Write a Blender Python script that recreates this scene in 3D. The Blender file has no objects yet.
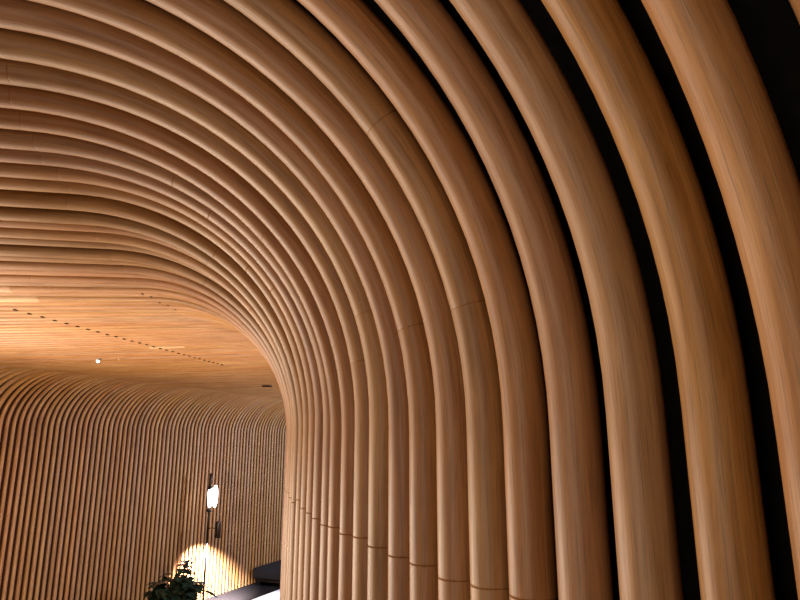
import bpy, bmesh, math, random
from math import sin, cos, tan, pi, radians
from mathutils import Vector, Matrix

random.seed(7)
SC = bpy.context.scene
COL = SC.collection
S = 0.55                       # metres in one unit of the survey (eye to ceiling-rod axis)
EYE = 1.6                      # eye height above the floor

# survey of the rods of the near wall: foot x, foot y, plan angle, bend width, bend height, ceiling height, radius
ROD_FIT = {
    0: (0.5685, 0.6234, 0.4356, 1.03, 0.9724, 0.9893, 0.0398),
    1: (0.4684, 0.7088, 0.4701, 0.9993, 0.9908, 0.9969, 0.0399),
    2: (0.4109, 0.8141, 0.4672, 1.03, 0.9423, 0.994, 0.0405),
    3: (0.3414, 0.9084, 0.4358, 1.014, 0.9526, 0.9947, 0.0406),
    4: (0.2836, 1.02, 0.3632, 0.9443, 0.9729, 0.999, 0.0406),
    5: (0.2202, 1.1, 0.3664, 1.013, 0.9691, 0.9993, 0.0398),
    6: (0.1671, 1.204, 0.3392, 1.022, 0.9656, 0.9977, 0.0398),
    7: (0.1145, 1.307, 0.3089, 1.015, 0.9625, 0.9993, 0.0398),
    8: (0.0602, 1.415, 0.278, 0.9987, 0.9723, 0.9991, 0.0398),
    9: (0.0122, 1.519, 0.2611, 0.9976, 0.9624, 1.001, 0.0398),
    10: (-0.0401, 1.628, 0.2437, 1.008, 0.9449, 1.002, 0.0398),
    11: (-0.0852, 1.736, 0.2299, 1.007, 0.9488, 1.002, 0.0398),
    12: (-0.1317, 1.848, 0.2217, 1.024, 0.9658, 0.9973, 0.0398),
    13: (-0.1768, 1.96, 0.207, 1.021, 0.9773, 0.9968, 0.0398),
    14: (-0.2142, 2.083, 0.1907, 1.02, 0.9525, 0.9966, 0.0398),
    15: (-0.2571, 2.196, 0.1891, 1.018, 0.9456, 1, 0.0398),
    16: (-0.2963, 2.318, 0.1704, 0.9916, 0.9505, 1.001, 0.0398),
    17: (-0.3348, 2.436, 0.1741, 0.9805, 0.9612, 1.003, 0.0398),
    18: (-0.3748, 2.575, 0.1496, 1.013, 0.9614, 0.9877, 0.0399),
}


# ------------------------------------------------------------------ helpers
def link(o, parent=None):
    COL.objects.link(o)
    if parent: o.parent = parent
    return o

def tag(o, label=None, cat=None, group=None, kind=None):
    if label: o['label'] = label
    if cat: o['category'] = cat
    if group: o['group'] = group
    if kind: o['kind'] = kind
    return o

def empty(name, loc=(0, 0, 0), rz=0):
    o = bpy.data.objects.new(name, None)
    o.empty_display_size = 0.05
    o.location = loc; o.rotation_euler = (0, 0, rz)
    return link(o)

def obj(name, bm, mat, parent=None, smooth=True):
    me = bpy.data.meshes.new(name)
    bmesh.ops.recalc_face_normals(bm, faces=bm.faces)
    bm.to_mesh(me); bm.free()
    me.materials.append(mat)
    if smooth:
        for p in me.polygons: p.use_smooth = True
    o = bpy.data.objects.new(name, me)
    return link(o, parent)

def add_box(bm, lo, hi, bevel=0.0):
    r = bmesh.ops.create_cube(bm, size=1.0)
    vs = r['verts']
    for v in vs:
        v.co = Vector([(lo[i] + hi[i]) / 2 + v.co[i] * (hi[i] - lo[i]) for i in range(3)])
    if bevel:
        es = list({e for v in vs for e in v.link_edges})
        bmesh.ops.bevel(bm, geom=es, offset=bevel, segments=3, affect='EDGES', profile=0.6)

def add_lathe(bm, prof, seg=28, axis=None, center=(0, 0, 0)):
    """prof: list of (radius, z)"""
    c = Vector(center)
    rings = []
    for r, z in prof:
        ring = []
        for i in range(seg):
            a = 2 * pi * i / seg
            p = Vector((r * cos(a), r * sin(a), z))
            if axis is not None: p = axis @ p
            ring.append(bm.verts.new(c + p))
        rings.append(ring)
    for a, b in zip(rings[:-1], rings[1:]):
        for i in range(seg):
            j = (i + 1) % seg
            bm.faces.new((a[i], a[j], b[j], b[i]))
    for ring in (rings[0], rings[-1]):
        try: bm.faces.new(ring)
        except ValueError: pass

def tube_mesh(pts, radii, side, seg=20, twist=0.0, u0=0.0):
    """planar tube along pts; side = horizontal vector normal to the plane of the rod. UV: u metres along, v metres around"""
    bm = bmesh.new(); uvl = bm.loops.layers.uv.new('UVMap')
    n = len(pts); L = [u0]
    for a, b in zip(pts[:-1], pts[1:]): L.append(L[-1] + (b - a).length)
    rings = []
    for i, p in enumerate(pts):
        t = (pts[min(i + 1, n - 1)] - pts[max(i - 1, 0)]).normalized()
        nb = side.cross(t).normalized()
        ring = []
        for k in range(seg):
            a = 2 * pi * k / seg + twist
            ring.append(bm.verts.new(p + (side * cos(a) + nb * sin(a)) * radii[i]))
        rings.append(ring)
    rmax = max(radii)
    for i in range(n - 1):
        for k in range(seg):
            j = (k + 1) % seg
            f = bm.faces.new((rings[i][k], rings[i][j], rings[i + 1][j], rings[i + 1][k]))
            vv = (2 * pi * k / seg * rmax, 2 * pi * (k + 1) / seg * rmax)
            for lp, uv in zip(f.loops, ((L[i], vv[0]), (L[i], vv[1]), (L[i + 1], vv[1]), (L[i + 1], vv[0]))):
                lp[uvl].uv = uv
    bm.faces.new(rings[0][::-1]); bm.faces.new(rings[-1])
    return bm

def add_tube(bm, pts, r, seg=10):
    pts = [Vector(p) for p in pts]
    rings = []
    n = len(pts)
    ref = Vector((0.13, 0.9, 0.41)).normalized()
    for i, p in enumerate(pts):
        t = (pts[min(i + 1, n - 1)] - pts[max(i - 1, 0)]).normalized()
        a = t.cross(ref).normalized(); b = t.cross(a)
        rr = r[i] if isinstance(r, (list, tuple)) else r
        rings.append([bm.verts.new(p + (a * cos(2 * pi * k / seg) + b * sin(2 * pi * k / seg)) * rr) for k in range(seg)])
    for x, y in zip(rings[:-1], rings[1:]):
        for k in range(seg):
            j = (k + 1) % seg
            bm.faces.new((x[k], x[j], y[j], y[k]))
    bm.faces.new(rings[0]); bm.faces.new(rings[-1])

# ------------------------------------------------------------------ materials
def new_mat(name):
    m = bpy.data.materials.new(name); m.use_nodes = True
    nt = m.node_tree; nt.nodes.clear()
    out = nt.nodes.new('ShaderNodeOutputMaterial')
    b = nt.nodes.new('ShaderNodeBsdfPrincipled')
    nt.links.new(b.outputs[0], out.inputs[0])
    return m, nt, b

def simple(name, col, rough=0.5, metal=0.0, spec=0.5, noise=0.0, scale=8.0):
    m, nt, b = new_mat(name)
    b.inputs['Base Color'].default_value = (*col, 1)
    b.inputs['Roughness'].default_value = rough
    b.inputs['Metallic'].default_value = metal
    b.inputs['Specular IOR Level'].default_value = spec
    if noise:
        tc = nt.nodes.new('ShaderNodeTexCoord'); nz = nt.nodes.new('ShaderNodeTexNoise')
        nz.inputs['Scale'].default_value = scale; nz.inputs['Detail'].default_value = 5
        nt.links.new(tc.outputs['Object'], nz.inputs['Vector'])
        rp = nt.nodes.new('ShaderNodeValToRGB')
        rp.color_ramp.elements[0].position = 0.3; rp.color_ramp.elements[1].position = 0.7
        rp.color_ramp.elements[0].color = (*[c * (1 - noise) for c in col], 1)
        rp.color_ramp.elements[1].color = (*[min(1, c * (1 + noise)) for c in col], 1)
        nt.links.new(nz.outputs['Fac'], rp.inputs['Fac']); nt.links.new(rp.outputs['Color'], b.inputs['Base Color'])
    return m

def emissive(name, col, strength):
    m, nt, b = new_mat(name)
    b.inputs['Base Color'].default_value = (0.9, 0.9, 0.9, 1)
    b.inputs['Emission Color'].default_value = (*col, 1)
    b.inputs['Emission Strength'].default_value = strength
    return m

def wood(name, dark, mid, light, rough=0.46):
    m, nt, b = new_mat(name)
    N = nt.nodes.new; Lk = nt.links.new
    def math0(op, a, bb):
        x = N('ShaderNodeMath'); x.operation = op; Lk(a, x.inputs[0]); Lk(bb, x.inputs[1]); return x.outputs[0]
    uv = N('ShaderNodeUVMap'); uv.uv_map = 'UVMap'
    oi = N('ShaderNodeObjectInfo'); sc_ = N('ShaderNodeSeparateColor'); Lk(oi.outputs['Color'], sc_.inputs[0])
    off = N('ShaderNodeVectorMath'); off.operation = 'SCALE'
    off.inputs[0].default_value = (41.0, 17.0, 29.0); Lk(math0('ADD', sc_.outputs[1], sc_.outputs[2]), off.inputs['Scale'])
    add = N('ShaderNodeVectorMath'); add.operation = 'ADD'
    Lk(uv.outputs[0], add.inputs[0]); Lk(off.outputs[0], add.inputs[1])
    def noise(sc, scale, detail, rgh=0.55, dist=0.0):
        mp = N('ShaderNodeMapping'); mp.inputs['Scale'].default_value = sc
        Lk(add.outputs[0], mp.inputs['Vector'])
        nz = N('ShaderNodeTexNoise'); nz.inputs['Scale'].default_value = scale
        nz.inputs['Detail'].default_value = detail; nz.inputs['Roughness'].default_value = rgh
        nz.inputs['Distortion'].default_value = dist
        Lk(mp.outputs[0], nz.inputs['Vector'])
        return nz.outputs['Fac']
    n1 = noise((1.0, 16.0, 1.0), 7.0, 5.0, 0.6, 0.4)        # broad flame figure
    n2 = noise((0.7, 30.0, 1.0), 24.0, 3.0, 0.6)            # fine pores along the rod
    n3 = noise((0.6, 1.6, 1.0), 3.2, 3.0, 0.5, 0.8)         # slow tone drift
    def math(op, a, bb, c=None):
        x = N('ShaderNodeMath'); x.operation = op
        for i, v in enumerate((a, bb, c)):
            if v is None: continue
            if isinstance(v, (int, float)): x.inputs[i].default_value = v
            else: Lk(v, x.inputs[i])
        return x.outputs[0]
    f = math('MULTIPLY_ADD', n1, 0.55, math('MULTIPLY_ADD', n2, 0.30, math('MULTIPLY', n3, 0.34)))
    rp = N('ShaderNodeValToRGB'); cr = rp.color_ramp
    cr.elements[0].position = 0.40; cr.elements[0].color = (*dark, 1)
    cr.elements[1].position = 0.80; cr.elements[1].color = (*light, 1)
    e = cr.elements.new(0.57); e.color = (*mid, 1)
    Lk(f, rp.inputs['Fac'])
    # each length of wood has its own tone
    hs = N('ShaderNodeHueSaturation')
    Lk(math('MULTIPLY_ADD', sc_.outputs[2], 0.010, 0.495), hs.inputs['Hue'])
    Lk(math('MULTIPLY', sc_.outputs[0], 2.0), hs.inputs['Value'])
    Lk(math('MULTIPLY_ADD', sc_.outputs[1], 0.12, 0.98), hs.inputs['Saturation'])
    mr = N('ShaderNodeMapRange'); mr.inputs['From Min'].default_value = 0.50; mr.inputs['From Max'].default_value = 0.68
    mr.inputs['To Min'].default_value = 1.0; mr.inputs['To Max'].default_value = 0.60; Lk(n2, mr.inputs['Value'])
    mu = N('ShaderNodeVectorMath'); mu.operation = 'SCALE'; Lk(rp.outputs['Color'], mu.inputs[0]); Lk(mr.outputs[0], mu.inputs['Scale'])
    Lk(mu.outputs[0], hs.inputs['Color'])
    Lk(hs.outputs['Color'], b.inputs['Base Color'])
    Lk(math('MULTIPLY_ADD', n2, 0.2, rough - 0.1), b.inputs['Roughness'])
    b.inputs['Specular IOR Level'].default_value = 0.38
    bp = N('ShaderNodeBump'); bp.inputs['Strength'].default_value = 0.25; bp.inputs['Distance'].default_value = 0.0008
    Lk(n2, bp.inputs['Height']); Lk(bp.outputs[0], b.inputs['Normal'])
    return m

OAK = wood('oiled_oak', (0.200, 0.084, 0.028), (0.36, 0.175, 0.070), (0.49, 0.275, 0.128))
PALE = wood('pale_oak', (0.40, 0.23, 0.12), (0.50, 0.30, 0.17), (0.58, 0.37, 0.22))
BACK = simple('black_acoustic_felt', (0.006, 0.005, 0.005), 0.95, spec=0.05, noise=0.3, scale=60)
BACKW = simple('dark_brown_felt', (0.045, 0.014, 0.007), 0.95, spec=0.05, noise=0.3, scale=60)
CARPET = simple('dark_grey_carpet', (0.016, 0.013, 0.014), 0.95, spec=0.1, noise=0.35, scale=180)
BLACKM = simple('black_painted_metal', (0.012, 0.012, 0.013), 0.35, 0.6, noise=0.1, scale=30)
BRONZE = simple('dark_bronze_metal', (0.05, 0.03, 0.022), 0.35, 0.8, noise=0.1, scale=30)
DARKF = simple('black_blue_upholstery', (0.008, 0.009, 0.014), 0.8, noise=0.2, scale=90)
HOLE = simple('dark_plug', (0.02, 0.010, 0.006), 0.8, spec=0.1, noise=0.1)
WHITET = simple('white_laminate', (0.85, 0.84, 0.82), 0.35, noise=0.02, scale=5)
POT = simple('dark_glazed_pot', (0.02, 0.018, 0.017), 0.3, noise=0.3, scale=20)
SOIL = simple('potting_soil', (0.03, 0.018, 0.01), 0.95, noise=0.4, scale=60)
STEM = simple('plant_stem', (0.04, 0.045, 0.015), 0.7, noise=0.2, scale=30)
GLOWL = emissive('lit_lamp_glass', (1.0, 0.93, 0.84), 14.0)
GLOWC = emissive('lit_downlight_lens', (1.0, 0.95, 0.82), 16.0)

def leaf_mat():
    m, nt, b = new_mat('dark_glossy_leaf')
    tc = nt.nodes.new('ShaderNodeTexCoord'); nz = nt.nodes.new('ShaderNodeTexNoise')
    nz.inputs['Scale'].default_value = 14; nt.links.new(tc.outputs['Object'], nz.inputs['Vector'])
    rp = nt.nodes.new('ShaderNodeValToRGB')
    rp.color_ramp.elements[0].position = 0.35; rp.color_ramp.elements[0].color = (0.008, 0.016, 0.007, 1)
    rp.color_ramp.elements[1].position = 0.75; rp.color_ramp.elements[1].color = (0.035, 0.055, 0.03, 1)
    nt.links.new(nz.outputs['Fac'], rp.inputs['Fac']); nt.links.new(rp.outputs['Color'], b.inputs['Base Color'])
    b.inputs['Roughness'].default_value = 0.35
    return m
LEAF = leaf_mat()

# ------------------------------------------------------------------ survey of all the rods (plan, in units)
def left_wall(m):
    t = m / 34.0 - 1
    if t < -1:      # straight on towards the viewer
        d = t + 1
        return (-5.514 + 1.26 * d, 8.672 + 3.149 * d)
    return (-4.209 + 1.35 * t + 0.045 * t * t, 11.875 + 3.257 * t + 0.054 * t * t)

def theta_of_c(c):
    P = [(2.4, 0.1715), (3.0, 0.160), (4.25, 0.0), (5.4, -0.10), (6.8, -0.175), (7.84, -0.205), (11.22, -0.236), (14.83, -0.267), (17, -0.28)]
    if c <= P[0][0]: return P[0][1]
    for (a, ta), (b, tb) in zip(P[:-1], P[1:]):
        if c <= b: return ta + (tb - ta) * (c - a) / (b - a)
    return P[-1][1]

PATH = [(-0.375, 2.575), (-0.46, 2.98), (-0.55, 3.40), (-0.635, 3.80), (-0.69, 4.15), (-0.70, 4.45), (-0.66, 4.80),
        (-0.54, 5.25), (-0.30, 5.85), (0.10, 6.60), (0.70, 7.50), (1.60, 8.70), (3.0, 10.4), (5.0, 12.6), (6.0, 13.7)]
def path_hit(c, th):
    """where the plan line Y = c + tan(th) (X + 1.5) meets the near wall"""
    g = lambda p: p[1] - c - tan(th) * (p[0] + 1.5)
    for a, b in zip(PATH[:-1], PATH[1:]):
        ga, gb = g(a), g(b)
        if ga <= 0 <= gb:
            t = -ga / (gb - ga) if gb != ga else 0
            return (a[0] + (b[0] - a[0]) * t, a[1] + (b[1] - a[1]) * t)
    return PATH[-1] if g(PATH[-1]) < 0 else PATH[0]

def left_hit(wx, wy, th):
    lo, hi = -400.0, 100.0
    g = lambda m: (left_wall(m)[1] - wy) - tan(th) * (left_wall(m)[0] - wx)
    for _ in range(60):
        mid = (lo + hi) / 2
        if g(mid) > 0: hi = mid
        else: lo = mid
    return (lo + hi) / 2

RODS = []          # dicts: k, W, theta, a, b, zc, r, L
def add_rod(k, W, th, a, b, zc, r, L=None):
    if L is None:
        L = left_wall(left_hit(W[0], W[1], th))
    RODS.append(dict(k=k, W=W, th=th, a=a, b=b, zc=zc, r=r, L=L))

for i, k in enumerate((-3, -2, -1)):      # the next rods of the same wall, past the right edge of the photograph
    W = (0.569 + 0.062 * (0 - k), 0.623 - 0.105 * (0 - k))
    add_rod(k, W, 0.505 + 0.02 * (0 - k), 1.0, 0.97, 1.0, 0.04)
for k in range(0, 19):
    x, y, th, a, b, zc, r = ROD_FIT[k]
    th = {0: .500, 1: .478, 2: .456, 3: .428, 4: .388, 5: .364, 16: .181, 17: .176, 18: .1725}.get(k, th)
    add_rod(k, (x, y), th, a, b, zc, r)
ring = {19: 212.5, 20: 222, 21: 230, 22: 239, 23: 249, 24: 256, 25: 263.5, 26: 270, 27: 276, 28: 281.5, 29: 287, 30: 292, 31: 297, 32: 302}
clast = None
for k, yy in ring.items():
    fw = 616.55 * 0.9736 - (300 - yy) * 0.2282; up = 616.55 * 0.2282 + (300 - yy) * 0.9736
    Y = fw / up; X = -400.0 / up
    th = theta_of_c(Y)
    c = Y - 0.035 + tan(th) * (-1.5 - X)
    W = path_hit(c, th); clast = c
    off = (0.012 if k % 2 else -0.008)
    add_rod(k, (W[0] - off, W[1]), th, 1.0, 0.955, 1.0 - off * 0.5, 0.039)
NMID = 31
for j in range(1, NMID):
    k = 32 + j; f = j / NMID
    c = clast + (7.84 - clast) * (f * 1.05 - 0.05 * f * f)
    th = theta_of_c(c); W = path_hit(c, th)
    add_rod(k, W, th, 1.0, 0.955, 1.0 + random.uniform(-0.002, 0.002), 0.039 - 0.004 * f)
M0 = 32 + NMID      # rod that meets the left edge of the photograph on the far wall
NFAR = 74
for m in range(NFAR):
    L = left_wall(m); th = -0.236 - 0.031 * (m / 34.0 - 1)
    c = L[1] + tan(th) * (-1.5 - L[0])
    W = path_hit(c, th)
    add_rod(M0 + m, W, th, 1.0, 0.955, 1.0 + random.uniform(-0.002, 0.002), 0.0255 + random.uniform(-0.001, 0.001), L)

A2, B2 = 0.917, 0.755
def centre_line(R, out=0.0, n=26):
    """dict of four stretches of the rod (metres, world); out = outward offset in units"""
    a, b, zc = R['a'], R['b'], R['zc']
    W = Vector((R['W'][0], R['W'][1], 0)); Lf = Vector((R['L'][0], R['L'][1], 0))
    D = Lf - W; width = D.length; u = D / width
    zf = -EYE / S
    e = 2 / 2.0374 if R['k'] < 19 else 1.0
    P = lambda s, z: Vector((W.x + u.x * s, W.y + u.y * s, z)) * S + Vector((0, 0, EYE))
    st = {}
    zr = zc - b; zl = zc - B2
    st['foot'] = [P(-out, zf + (zr - zf) * i / 10) for i in range(11)]
    st['bend'] = []
    for i in range(n + 1):
        ph = pi / 2 * i / n
        st['bend'].append(P((a) - (a + out) * max(0.0, cos(ph)) ** e, zr + (b + out) * (sin(ph) ** e)))
    s0, s1 = a, width - A2
    st['ceiling'] = [P(s0 + (s1 - s0) * i / 16, zc + out) for i in range(17)]
    st['bend2'] = []
    for i in range(19):
        ph = pi / 2 * (1 - i / 18)
        st['bend2'].append(P(s1 + (A2 + out) * cos(ph), zl + (B2 + out) * sin(ph)))
    st['foot2'] = [P(width + out, zl + (zf - zl) * i / 8) for i in range(9)]
    side = Vector((-u.y, u.x, 0))
    return st, side, u

def resample(pts, cuts):
    """split a polyline at arc-length positions cuts; returns list of polylines"""
    L = [0.0]
    for a, b in zip(pts[:-1], pts[1:]): L.append(L[-1] + (b - a).length)
    tot = L[-1]; cuts = [0.0] + sorted(c for c in cuts if 0.02 < c < tot - 0.02) + [tot]
    def at(d):
        for i in range(len(L) - 1):
            if d <= L[i + 1] + 1e-9:
                t = (d - L[i]) / max(1e-9, L[i + 1] - L[i]); return pts[i].lerp(pts[i + 1], t)
        return pts[-1]
    res = []
    for c0, c1 in zip(cuts[:-1], cuts[1:]):
        mid = [pts[i].copy() for i in range(len(pts)) if c0 + 0.004 < L[i] < c1 - 0.004]
        res.append([at(c0)] + mid + [at(c1)])
    return res

TONE = [0.5, 0.5, 0.5]; TV = [0.02]; U0 = [0.0]
trng = random.Random(3)
def segment(name, pts, r, side, parent, base, mat, seg=20, groove=0.0006):
    """one length of wood with a fine chamfered butt joint at each end"""
    pts = [p.copy() for p in pts]
    d0 = (pts[1] - pts[0]).normalized(); d1 = (pts[-2] - pts[-1]).normalized()
    g = groove * 0.4; ch = 0.001
    pts = [pts[0] + d0 * g, pts[0] + d0 * (g + ch), pts[0] + d0 * (g + 2 * ch)] + pts[1:-1] + [pts[-1] + d1 * (g + 2 * ch), pts[-1] + d1 * (g + ch), pts[-1] + d1 * g]
    rad = [r - groove] + [r] * (len(pts) - 2) + [r - groove]
    bm = tube_mesh([p - base for p in pts], rad, side, seg, 0.0, U0[0])
    U0[0] += sum((b - a).length for a, b in zip(pts[:-1], pts[1:]))
    o = obj(name, bm, mat, parent)
    o.color = (TONE[0] + trng.uniform(-TV[0], TV[0]), TONE[1], TONE[2], 1)
    return o

ONES = ['', 'first', 'second', 'third', 'fourth', 'fifth', 'sixth', 'seventh', 'eighth', 'ninth', 'tenth', 'eleventh', 'twelfth',
        'thirteenth', 'fourteenth', 'fifteenth', 'sixteenth', 'seventeenth', 'eighteenth', 'nineteenth']
TENS = ['', '', 'twenty', 'thirty', 'forty', 'fifty', 'sixty', 'seventy']
def ordinal(n):
    if n < 20: return ONES[n]
    t, o = divmod(n, 10)
    return TENS[t] + '-' + ONES[o] if o else TENS[t][:-1] + 'ieth'

def describe(k):
    near = 'bent oak rods of the near wall'
    if k < 0: return ('thick oak rod past the right edge of the photo, beside the camera', 'bent oak rods beside the camera')
    if k == 0: return ('thick oak rod showing only in the top right corner beyond the widest black gap', near)
    if k == 1: return ('widest oak rod, first from the right edge, with black gaps on both sides', near)
    if k == 2: return ('wide straight-grained oak rod, second from the right edge, between two black gaps', near)
    if k == 4: return ('reddish coarse-grained oak rod, fourth from the right edge of the near wall', near)
    if k <= 18: return ('bent oak rod of the near wall, %s from the right edge of the photo' % ordinal(k), near)
    if k <= 33: return ('slim oak rod bunched at the far end of the near wall, %s from the right' % ordinal(k), near)
    if k < M0: return ('straight oak ceiling rod, %s beyond the last one bending down the near wall' % ordinal(k - 33), 'oak rods across the open ceiling')
    m = k - M0 + 1
    if m <= 68: return ('thin upright oak rod of the far wall, %s from the left edge' % ordinal(m), 'thin oak rods of the far wall')
    return ('thin oak rod of the far wall hidden behind the near wall bend', 'far wall rods behind the bend')

# joints of the near wall (metres above the floor), as seen
JZ = {7: -.254, 8: -.246, 9: -.247, 10: -.243, 11: -.236, 12: -.243, 13: -.238, 14: -.247, 15: -.24, 16: -.235, 17: -.23, 18: -.212}
# image rows of screw plugs on the ceiling -> two plan lines in units
def ceil_pt(x, y, z=0.96):
    fx = x - 400.0; fw = 616.55 * 0.9736 - (300 - y) * 0.2282; up = 616.55 * 0.2282 + (300 - y) * 0.9736
    return (fx / up * z, fw / up * z)
ROW1 = (ceil_pt(5.5, 307.5), ceil_pt(221, 365))
ROW2 = (ceil_pt(136, 290), ceil_pt(180, 312))
def cross(R, row):
    W, L = R['W'], R['L']; (ax, ay), (bx, by) = row
    dx, dy = L[0] - W[0], L[1] - W[1]; ex, ey = bx - ax, by - ay
    den = dx * ey - dy * ex
    if abs(den) < 1e-9: return None
    t = ((ax - W[0]) * ey - (ay - W[1]) * ex) / den      # along the rod
    s = ((ax - W[0]) * dy - (ay - W[1]) * dx) / den      # along the row
    if -0.01 <= s <= 1.01 and 0 < t < 1: return t, s
    return None

def nearest_rod(x, y):
    px, py = ceil_pt(x, y)
    best = None
    for R in RODS:
        W, L = R['W'], R['L']; dx, dy = L[0] - W[0], L[1] - W[1]; l = math.hypot(dx, dy)
        d = abs((px - W[0]) * dy - (py - W[1]) * dx) / l
        if best is None or d < best[0]: best = (d, R['k'], ((px - W[0]) * dx + (py - W[1]) * dy) / l)
    return best[1], best[2]
PALES = {}
for (x0, x1, y) in ((-60, 8, 290), (-60, 35, 299.5), (141, 183, 347.5)):
    k, s0 = nearest_rod(x0, y); k2, s1 = nearest_rod(x1, y)
    k = k2
    PALES[k] = (min(s0, s1), max(s0, s1))

BEND_ROWS = {6: [145, 322], 8: [351], 10: [329.5], 11: [368]}    # butt joints seen part-way round the bends
def row_length(pts, row):
    d = 0.0; prev = None
    for i, p in enumerate(pts):
        if i: d += (p - pts[i - 1]).length
        y, z = p.y, p.z - EYE
        fw = y * 0.9736 + z * 0.2282; up = -y * 0.2282 + z * 0.9736
        r_ = 300 - 616.55 * up / max(fw, 1e-3)
        if prev is not None and prev >= row >= r_: return d
        prev = r_
    return d * 0.5
rng = random.Random(11)
for R in RODS:
    k = R['k']; r = R['r'] * S
    st, side, u = centre_line(R)
    base = Vector((st['foot'][0].x, st['foot'][0].y, 0))
    root = empty('bent_wooden_rod', base)
    lab, grp = describe(k)
    TONE[:] = [rng.uniform(0.475, 0.525), rng.random(), rng.random()]; U0[0] = 0.0; TV[0] = 0.009 if k < 20 else 0.035
    tag(root, lab, 'wooden rod', grp)
    sg = 28 if k < 12 else 20
    jz = EYE + S * JZ.get(k, -0.243 + rng.uniform(-0.006, 0.006))
    # foot of the near wall, up to the joint
    pts = st['foot']; top = pts[-1]
    zj = min(jz, top.z - 0.03)
    foot = [p for p in pts if p.z < zj - 0.01] + [Vector((top.x, top.y, zj))]
    rest = [Vector((top.x, top.y, zj))] + [p for p in pts[:-1] if p.z > zj + 0.01] + st['bend']
    segment('lower_segment', foot, r, side, root, base, OAK, sg, 0.0007)
    Lr = sum((b - a).length for a, b in zip(rest[:-1], rest[1:]))
    if k in BEND_ROWS: cuts = [row_length(rest, row) for row in BEND_ROWS[k]]
    elif k <= 12: cuts = []
    else: cuts = [Lr * (0.45 + 0.3 * rng.random())]
    for seg in resample(rest, cuts):
        segment('bend_segment', seg, r, side, root, base, OAK, sg, 0.0003)
    # straight run under the ceiling
    cp = st['ceiling']; Lc = (cp[-1] - cp[0]).length; a0 = R['a'] * S
    cuts = []
    d = rng.uniform(0.3, 1.5)
    while d < Lc:
        cuts.append(d); d += rng.uniform(1.0, 2.2)
    pale = PALES.get(k)
    if pale:
        lo, hi = pale[0] * S - a0, pale[1] * S - a0
        cuts = [c for c in cuts if not (lo - 0.1 < c < hi + 0.1)] + [lo, hi]
    dpos = 0.0
    for seg in resample(cp, cuts):
        ln = (seg[-1] - seg[0]).length; midp = dpos + ln / 2; dpos += ln
        isp = pale and lo < midp < hi
        o = segment('ceiling_segment', seg, r, side, root, base, PALE if isp else OAK, sg, 0.00004 if k < 20 else 0.0003)
        if isp: o['label'] = 'pale length of oak'
    # far bend and far foot
    segment('bend_segment', st['bend2'] + [Vector((st['foot2'][0].x, st['foot2'][0].y, EYE - 0.022))], r, side, root, base, OAK, 14)
    f2 = st['foot2']
    segment('wall_segment', [Vector((f2[0].x, f2[0].y, EYE - 0.022))] + [p for p in f2 if p.z < EYE - 0.05], r, side, root, base, OAK, 14)
    # screw plugs under the ceiling run
    for row, cond in ((ROW1, True), (ROW2, True)):
        h = cross(R, row)
        if h and cond:
            t, s = h
            W, L = R['W'], R['L']
            p = Vector(((W[0] + (L[0] - W[0]) * t) * S, (W[1] + (L[1] - W[1]) * t) * S, EYE + R['zc'] * S - r + 0.0012))
            bm = bmesh.new()
            q = p - base
            w = 0.0095 if row is ROW1 else 0.005
            add_lathe(bm, [(w * 0.9, -0.0030), (w, -0.0022), (w, 0.004)], 14, center=q)
            obj('screw_plug', bm, HOLE, root)

# ------------------------------------------------------------------ backing shells behind the rods
def loft(name, key_list, mat, out, extra=None):
    bm = bmesh.new(); rows = []
    for R in RODS:
        st, side, u = centre_line(R, out)
        row = []
        for kk in key_list: row += st[kk] if not row else st[kk][1:]
        rows.append([bm.verts.new(p) for p in row])
    for a, b in zip(rows[:-1], rows[1:]):
        for i in range(len(a) - 1):
            bm.faces.new((a[i], a[i + 1], b[i + 1], b[i]))
    return tag(obj(name, bm, mat), kind='structure')
OUT = 0.072
loft('wall_right', ['foot', 'bend'], BACK, OUT)
loft('ceiling', ['ceiling'], BACK, OUT)
loft('wall_left', ['bend2', 'foot2'], BACKW, OUT)

st, side, u = centre_line(RODS[-1], OUT)      # end of the corridor, closing the last rib
bm = bmesh.new(); prof = []
for kk in ('foot', 'bend', 'ceiling', 'bend2', 'foot2'): prof += st[kk] if not prof else st[kk][1:]
sh = side * (0.05 if side.y > 0 else -0.05)
fa = [bm.verts.new(p) for p in prof]; fb = [bm.verts.new(p + sh * 2) for p in prof]
bm.faces.new(fa); bm.faces.new(fb[::-1])
for i in range(len(fa)):
    j = (i + 1) % len(fa); bm.faces.new((fa[i], fa[j], fb[j], fb[i]))
tag(obj('wall_far', bm, simple('brown_end_panel', (0.16, 0.075, 0.035), 0.6, noise=0.2, scale=3), smooth=False), kind='structure')
bm = bmesh.new()
add_box(bm, (-7.5, -3.0, -0.06), (5.5, 12.0, -0.001))
tag(obj('floor', bm, CARPET, smooth=False), kind='structure')

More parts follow.
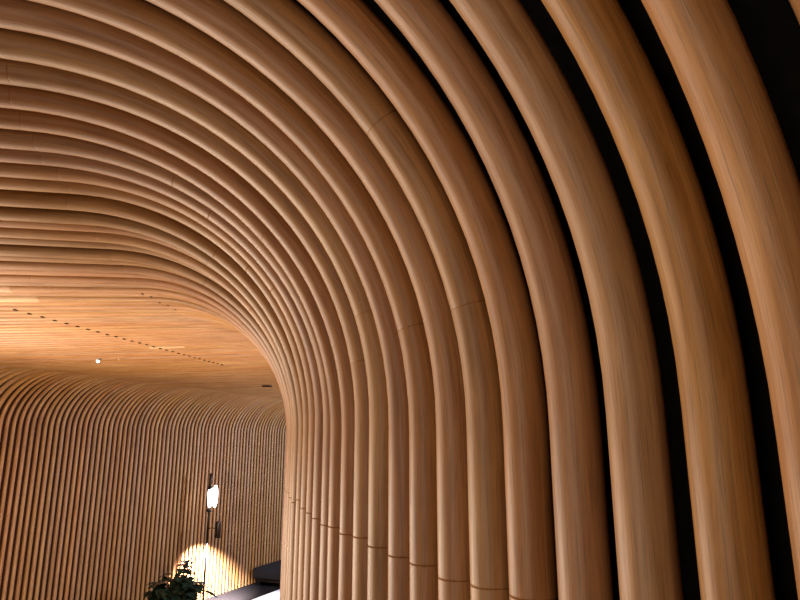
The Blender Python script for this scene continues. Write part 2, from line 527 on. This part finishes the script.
# ------------------------------------------------------------------ floor lamp by the far wall
LX, LY = -1.945, 6.60
lamp = empty('floor_lamp', (LX, LY, 0))
tag(lamp, 'slim dark floor lamp with glowing glass head and a small spotlight, against the far wall', 'lamp')
bm = bmesh.new(); add_lathe(bm, [(0.002, 0), (0.125, 0), (0.13, 0.004), (0.128, 0.012), (0.02, 0.02), (0.012, 0.03)], 36)
obj('base', bm, BLACKM, lamp)
bm = bmesh.new(); add_lathe(bm, [(0.010, 0.02), (0.010, 0.96)], 14)
obj('pole', bm, BLACKM, lamp)
bm = bmesh.new(); add_lathe(bm, [(0.018, 1.14), (0.018, 1.305), (0.012, 1.31)], 16)
obj('upper_rod', bm, BRONZE, lamp)
gl = bmesh.new()
for dx in (0.004, 0.054):       # twin opal glass bulbs either side of the pole
    add_lathe(gl, [(0.004, 0.955), (0.012, 0.965), (0.020, 0.99), (0.025, 1.05), (0.025, 1.09), (0.020, 1.14), (0.012, 1.165), (0.004, 1.172)], 24, center=(dx, 0.0, 0))
o = obj('lamp_glass', gl, GLOWL, lamp); o.location.z = 0.02; o['label'] = 'two lit opal glass bulbs'
bm = bmesh.new()
add_lathe(bm, [(0.004, 1.15), (0.024, 1.152), (0.022, 1.178), (0.012, 1.185)], 20)
add_lathe(bm, [(0.010, 0.93), (0.022, 0.935), (0.024, 0.962), (0.004, 0.965)], 20)
obj('bulb_holder', bm, BLACKM, lamp)
bm = bmesh.new(); add_tube(bm, [(0, 0, 0.775), (0.05, -0.01, 0.777), (0.10, -0.02, 0.777)], 0.006, 10)
obj('arm', bm, BLACKM, lamp)
sp = bmesh.new()
add_lathe(sp, [(0.018, 0.815), (0.025, 0.812), (0.026, 0.80), (0.027, 0.66), (0.024, 0.655), (0.022, 0.70), (0.004, 0.70)], 24, center=(0.112, -0.022, 0.03))
spot = obj('spotlight_head', sp, BRONZE, lamp)
bm = bmesh.new(); add_lathe(bm, [(0.001, 0.680), (0.020, 0.680), (0.020, 0.684), (0.001, 0.684)], 20, center=(0.112, -0.022, 0.03))
obj('lens', bm, emissive('spot_lens_glow', (1, 0.93, 0.82), 8.0), spot)

# ------------------------------------------------------------------ ceiling fittings
def ceil_world(x, y, zz):
    z = (zz - EYE) / S
    p = ceil_pt(x, y, z)
    return Vector((p[0] * S, p[1] * S, zz))
ZB = EYE + S * 0.96
for (x, y, rr, lab) in ((98, 360.5, 0.010, 'larger round lit downlight in the oak ceiling'), (119, 359.3, 0.0022, 'tiny lit downlight in the oak ceiling beside the larger one')):
    p = ceil_world(x, y, ZB - 0.004)
    t = empty('ceiling_downlight', p)
    tag(t, lab, 'ceiling light', 'ceiling downlights')
    bm = bmesh.new(); add_lathe(bm, [(rr, 0.012), (rr * 1.35, 0.012), (rr * 1.35, -0.002), (rr * 1.2, -0.006), (rr, -0.004), (rr, 0.012)], 28)
    obj('trim_ring', bm, PALE if rr < 0.01 else WHITET, t)
    bm = bmesh.new(); add_lathe(bm, [(0.001, -0.001), (rr * 0.99, -0.001), (rr * 0.99, -0.004), (rr * 0.6, -0.004 - rr * 0.7), (0.001, -0.004 - rr)][::-1], 28)
    obj('lens', bm, GLOWC, t)
p = ceil_world(267, 386.5, ZB - 0.003)
bm = bmesh.new(); add_box(bm, (-0.045, -0.018, -0.004), (0.045, 0.018, 0.006), 0.002)
o = obj('ceiling_slot', bm, HOLE); o.location = p
tag(o, 'short dark slot fitting in the ceiling near the far wall bend', 'vent')

# ------------------------------------------------------------------ black bench along the far wall, white table
WD = Vector((1.35 + 0.045, 3.257 + 0.054, 0)).normalized()     # direction of the far wall
WN = Vector((WD.y, -WD.x, 0))                                # into the room
def on_wall(bearing_x, off):
    """point in front of the far wall seen at image column bearing_x (at eye level)"""
    best = None
    for i in range(0, 1500):
        L = left_wall(i / 20.0); q = Vector((L[0], L[1], 0)) * S + WN * off
        e = abs(q.x / q.y - (bearing_x - 400) / 633.3)
        if best is None or e < best[0]: best = (e, q)
    return best[1]
ang = math.atan2(WD.y, WD.x)
q = on_wall(275, 0.30)
bench = empty('bench', (q.x, q.y, 0), ang)
tag(bench, 'low black padded bench standing along the far wall at the bend', 'bench')
bm = bmesh.new(); add_box(bm, (0, -0.22, 0.07), (1.5, 0.24, 0.19), 0.03); obj('seat', bm, DARKF, bench)
bm = bmesh.new(); add_box(bm, (0.02, -0.19, 0.04), (1.48, 0.21, 0.07), 0.006); obj('frame', bm, BLACKM, bench)
for x in (0.05, 1.42):
    for y in (-0.17, 0.17):
        bm = bmesh.new(); add_box(bm, (x - 0.02, y - 0.02, 0), (x + 0.02, y + 0.02, 0.04), 0.003); obj('leg', bm, BLACKM, bench)

ty = 5.22
tx = (252 - 400) / 633.3 * ty
table = empty('low_table', (tx, ty, 0), ang)
tag(table, 'brightly lit low white table in front of the dark carpet strip, at the bottom edge', 'table')
bm = bmesh.new(); add_box(bm, (-0.55, -0.62, 0.37), (0.75, 0.0, 0.40), 0.008); obj('tabletop', bm, WHITET, table)
for x in (-0.48, 0.68):
    for y in (-0.56, -0.06):
        bm = bmesh.new(); add_box(bm, (x - 0.02, y - 0.02, 0), (x + 0.02, y + 0.02, 0.37), 0.003); obj('leg', bm, WHITET, table)

# ------------------------------------------------------------------ plant
PX, PY = -1.97, 5.85
plant = empty('potted_plant', (PX, PY, 0))
tag(plant, 'dark bushy leafy plant in front of the far wall beside the floor lamp', 'plant')
bm = bmesh.new(); add_lathe(bm, [(0.002, 0), (0.10, 0), (0.115, 0.01), (0.14, 0.19), (0.145, 0.20), (0.132, 0.20), (0.125, 0.17)], 32)
obj('pot', bm, POT, plant)
bm = bmesh.new(); add_lathe(bm, [(0.002, 0.165), (0.124, 0.168), (0.124, 0.172), (0.002, 0.178)], 24)
obj('soil', bm, SOIL, plant)
prng = random.Random(5)
fol = bmesh.new(); stm = bmesh.new()
def leaf(bm, base, d, ln, w, up=Vector((0, 0, 1)), droop=0.25):
    d = d.normalized(); s = d.cross(up)
    if s.length < 1e-3: s = Vector((1, 0, 0))
    s.normalize(); nrm = s.cross(d).normalized()
    prof = [(0, .02), (.15, .55), (.35, .95), (.55, 1.0), (.75, .72), (.9, .36), (1, .02)]
    rows = []
    for t, ww in prof:
        c = base + d * ln * t - Vector((0, 0, 1)) * droop * ln * t * t
        rows.append([bm.verts.new(c - s * w * ww / 2 + nrm * 0.12 * w * ww), bm.verts.new(c - nrm * 0.0), bm.verts.new(c + s * w * ww / 2 + nrm * 0.12 * w * ww)])
    for a, b in zip(rows[:-1], rows[1:]):
        bm.faces.new((a[0], a[1], b[1], b[0])); bm.faces.new((a[1], a[2], b[2], b[1]))
for i in range(26):                       # stems fanning out of the pot
    a = 2 * pi * i / 26 * 5 + prng.uniform(-0.2, 0.2); lean = prng.uniform(0.15, 1.0)
    b0 = Vector((0.05 * cos(a), 0.05 * sin(a), 0.17))
    tip = Vector((lean * 0.20 * cos(a), lean * 0.15 * sin(a), 0.52 - 0.17 * lean + prng.uniform(-0.03, 0.02)))
    add_tube(stm, [b0, b0.lerp(tip, 0.5) + Vector((0, 0, 0.03)), tip], [0.004, 0.003, 0.002], 6)
    for j in range(9):
        p = b0.lerp(tip, 0.35 + 0.65 * j / 8) + Vector((0, 0, 0.015))
        aa = a + prng.uniform(-1.5, 1.5)
        leaf(fol, p, Vector((cos(aa), sin(aa), prng.uniform(-0.25, 0.35))), prng.uniform(0.09, 0.13), prng.uniform(0.07, 0.10), droop=0.35)
# the tall shoot, a side shoot and the long leaf reaching right towards the lamp
add_tube(stm, [(0.03, 0, 0.17), (0.05, 0, 0.36), (0.08, 0, 0.60)], [0.005, 0.004, 0.003], 6)
for j in range(16):
    z = 0.38 + 0.0135 * j; aa = j * 2.4
    leaf(fol, Vector((0.045 + 0.0022 * j, 0, z)), Vector((cos(aa), sin(aa), 0.05 + 0.05 * j)), 0.125 - 0.003 * j, 0.105, droop=0.4)
for j in range(18):
    aa = j * 2.4
    leaf(fol, Vector((0.07 + 0.035 * cos(aa * 1.7), 0.02 * sin(aa), 0.36 + 0.011 * j)), Vector((cos(aa), sin(aa), -0.1 + 0.03 * j)), 0.10, 0.09, droop=0.5)
add_tube(stm, [(0.04, 0, 0.2), (0.14, -0.02, 0.33), (0.25, -0.03, 0.355)], [0.004, 0.003, 0.003], 6)
leaf(fol, Vector((0.245, -0.03, 0.362)), Vector((1, -0.05, -0.40)), 0.15, 0.065, droop=0.05)
add_tube(stm, [(-0.04, 0, 0.2), (-0.10, 0, 0.33), (-0.16, 0, 0.39)], [0.004, 0.003, 0.003], 6)
for j in range(4):
    leaf(fol, Vector((-0.09 - 0.025 * j, 0, 0.34 + 0.015 * j)), Vector((-1, 0.6 * (-1) ** j, 0.1)), 0.08, 0.04, droop=0.1)
obj('foliage', fol, LEAF, plant, smooth=False)
obj('stems', stm, STEM, plant)

# ------------------------------------------------------------------ lights
def point(name, loc, energy, col, radius):
    l = bpy.data.lights.new(name, 'POINT'); l.energy = energy; l.color = col; l.shadow_soft_size = radius
    o = bpy.data.objects.new(name, l); o.location = loc; return link(o)
def area(name, loc, target, energy, col, size):
    l = bpy.data.lights.new(name, 'AREA'); l.shape = 'DISK'; l.size = size; l.energy = energy; l.color = col
    o = bpy.data.objects.new(name, l); o.location = loc
    o.rotation_euler = (Vector(target) - Vector(loc)).to_track_quat('-Z', 'Y').to_euler(); return link(o)
def spotl(name, loc, target, energy, col, ang, blend, radius):
    l = bpy.data.lights.new(name, 'SPOT'); l.energy = energy; l.color = col; l.shadow_soft_size = radius
    l.spot_size = radians(ang); l.spot_blend = blend
    o = bpy.data.objects.new(name, l); o.location = loc
    o.rotation_euler = (Vector(target) - Vector(loc)).to_track_quat('-Z', 'Y').to_euler(); return link(o)
WARM = (1.0, 0.825, 0.645)
area('unseen_room_light', (-3.0, 3.1, 0.9), (-0.1, 1.5, 1.9), 47, WARM, 0.8)
area('unseen_room_light', (-2.2, 1.5, 1.0), (0.0, 1.2, 1.9), 38, WARM, 1.3)  # fill out of view, added to brighten the near rods from the left
area('unseen_wash_light', (-1.25, 4.0, 0.25), (-1.0, 4.1, 2.2), 13, (1.0, 0.88, 0.76), 1.0)  # unseen upward light added to lift the far ceiling
area('unseen_wash_light', (-1.5, 2.0, 0.40), (-2.6, 6.0, 1.4), 76, WARM, 0.5)  # unseen wash aimed at the far wall, added to brighten its rods
area('unseen_room_light', (-0.55, -0.35, 1.45), (0.3, 0.45, 1.75), 4.2, WARM, 0.6)  # weak fill added beside the camera for the nearest rods
area('corridor_light', (0.6, 6.0, 1.5), (-1.5, 8.0, 1.4), 110, (0.6, 0.72, 1.0), 0.4)
spotl('lamp_spot_light', (LX + 0.112, LY - 0.022, 0.68), (-2.09, 6.93, 0.10), 1150, (1.0, 0.95, 0.97), 84, 0.8, 0.015)
spotl('table_fill_spot', (tx + 0.4, ty - 0.2, 2.05), (tx + 0.25, ty - 0.2, 0.4), 160, (0.95, 0.97, 1.0), 45, 0.5, 0.03)  # unseen spot added over the table to overexpose its top

w = bpy.data.worlds.new('world'); SC.world = w; w.use_nodes = True
w.node_tree.nodes['Background'].inputs[0].default_value = (1.0, 0.78, 0.6, 1)
w.node_tree.nodes['Background'].inputs[1].default_value = 0.035

# ------------------------------------------------------------------ camera
cd = bpy.data.cameras.new('camera'); cam = bpy.data.objects.new('camera', cd); link(cam)
cd.sensor_width = 36.0; cd.lens = 616.55 / 800.0 * 36.0; cd.clip_start = 0.01
cam.location = (0, 0, EYE); cam.rotation_euler = (pi / 2 + 0.2302, 0, 0)
SC.camera = cam
SC.cycles.sample_clamp_indirect = 2.5
SC.view_settings.view_transform = 'Standard'; SC.view_settings.look = 'None'
SC.view_settings.gamma = 1.0; SC.view_settings.use_curve_mapping = False
SC.view_settings.exposure = 0.12
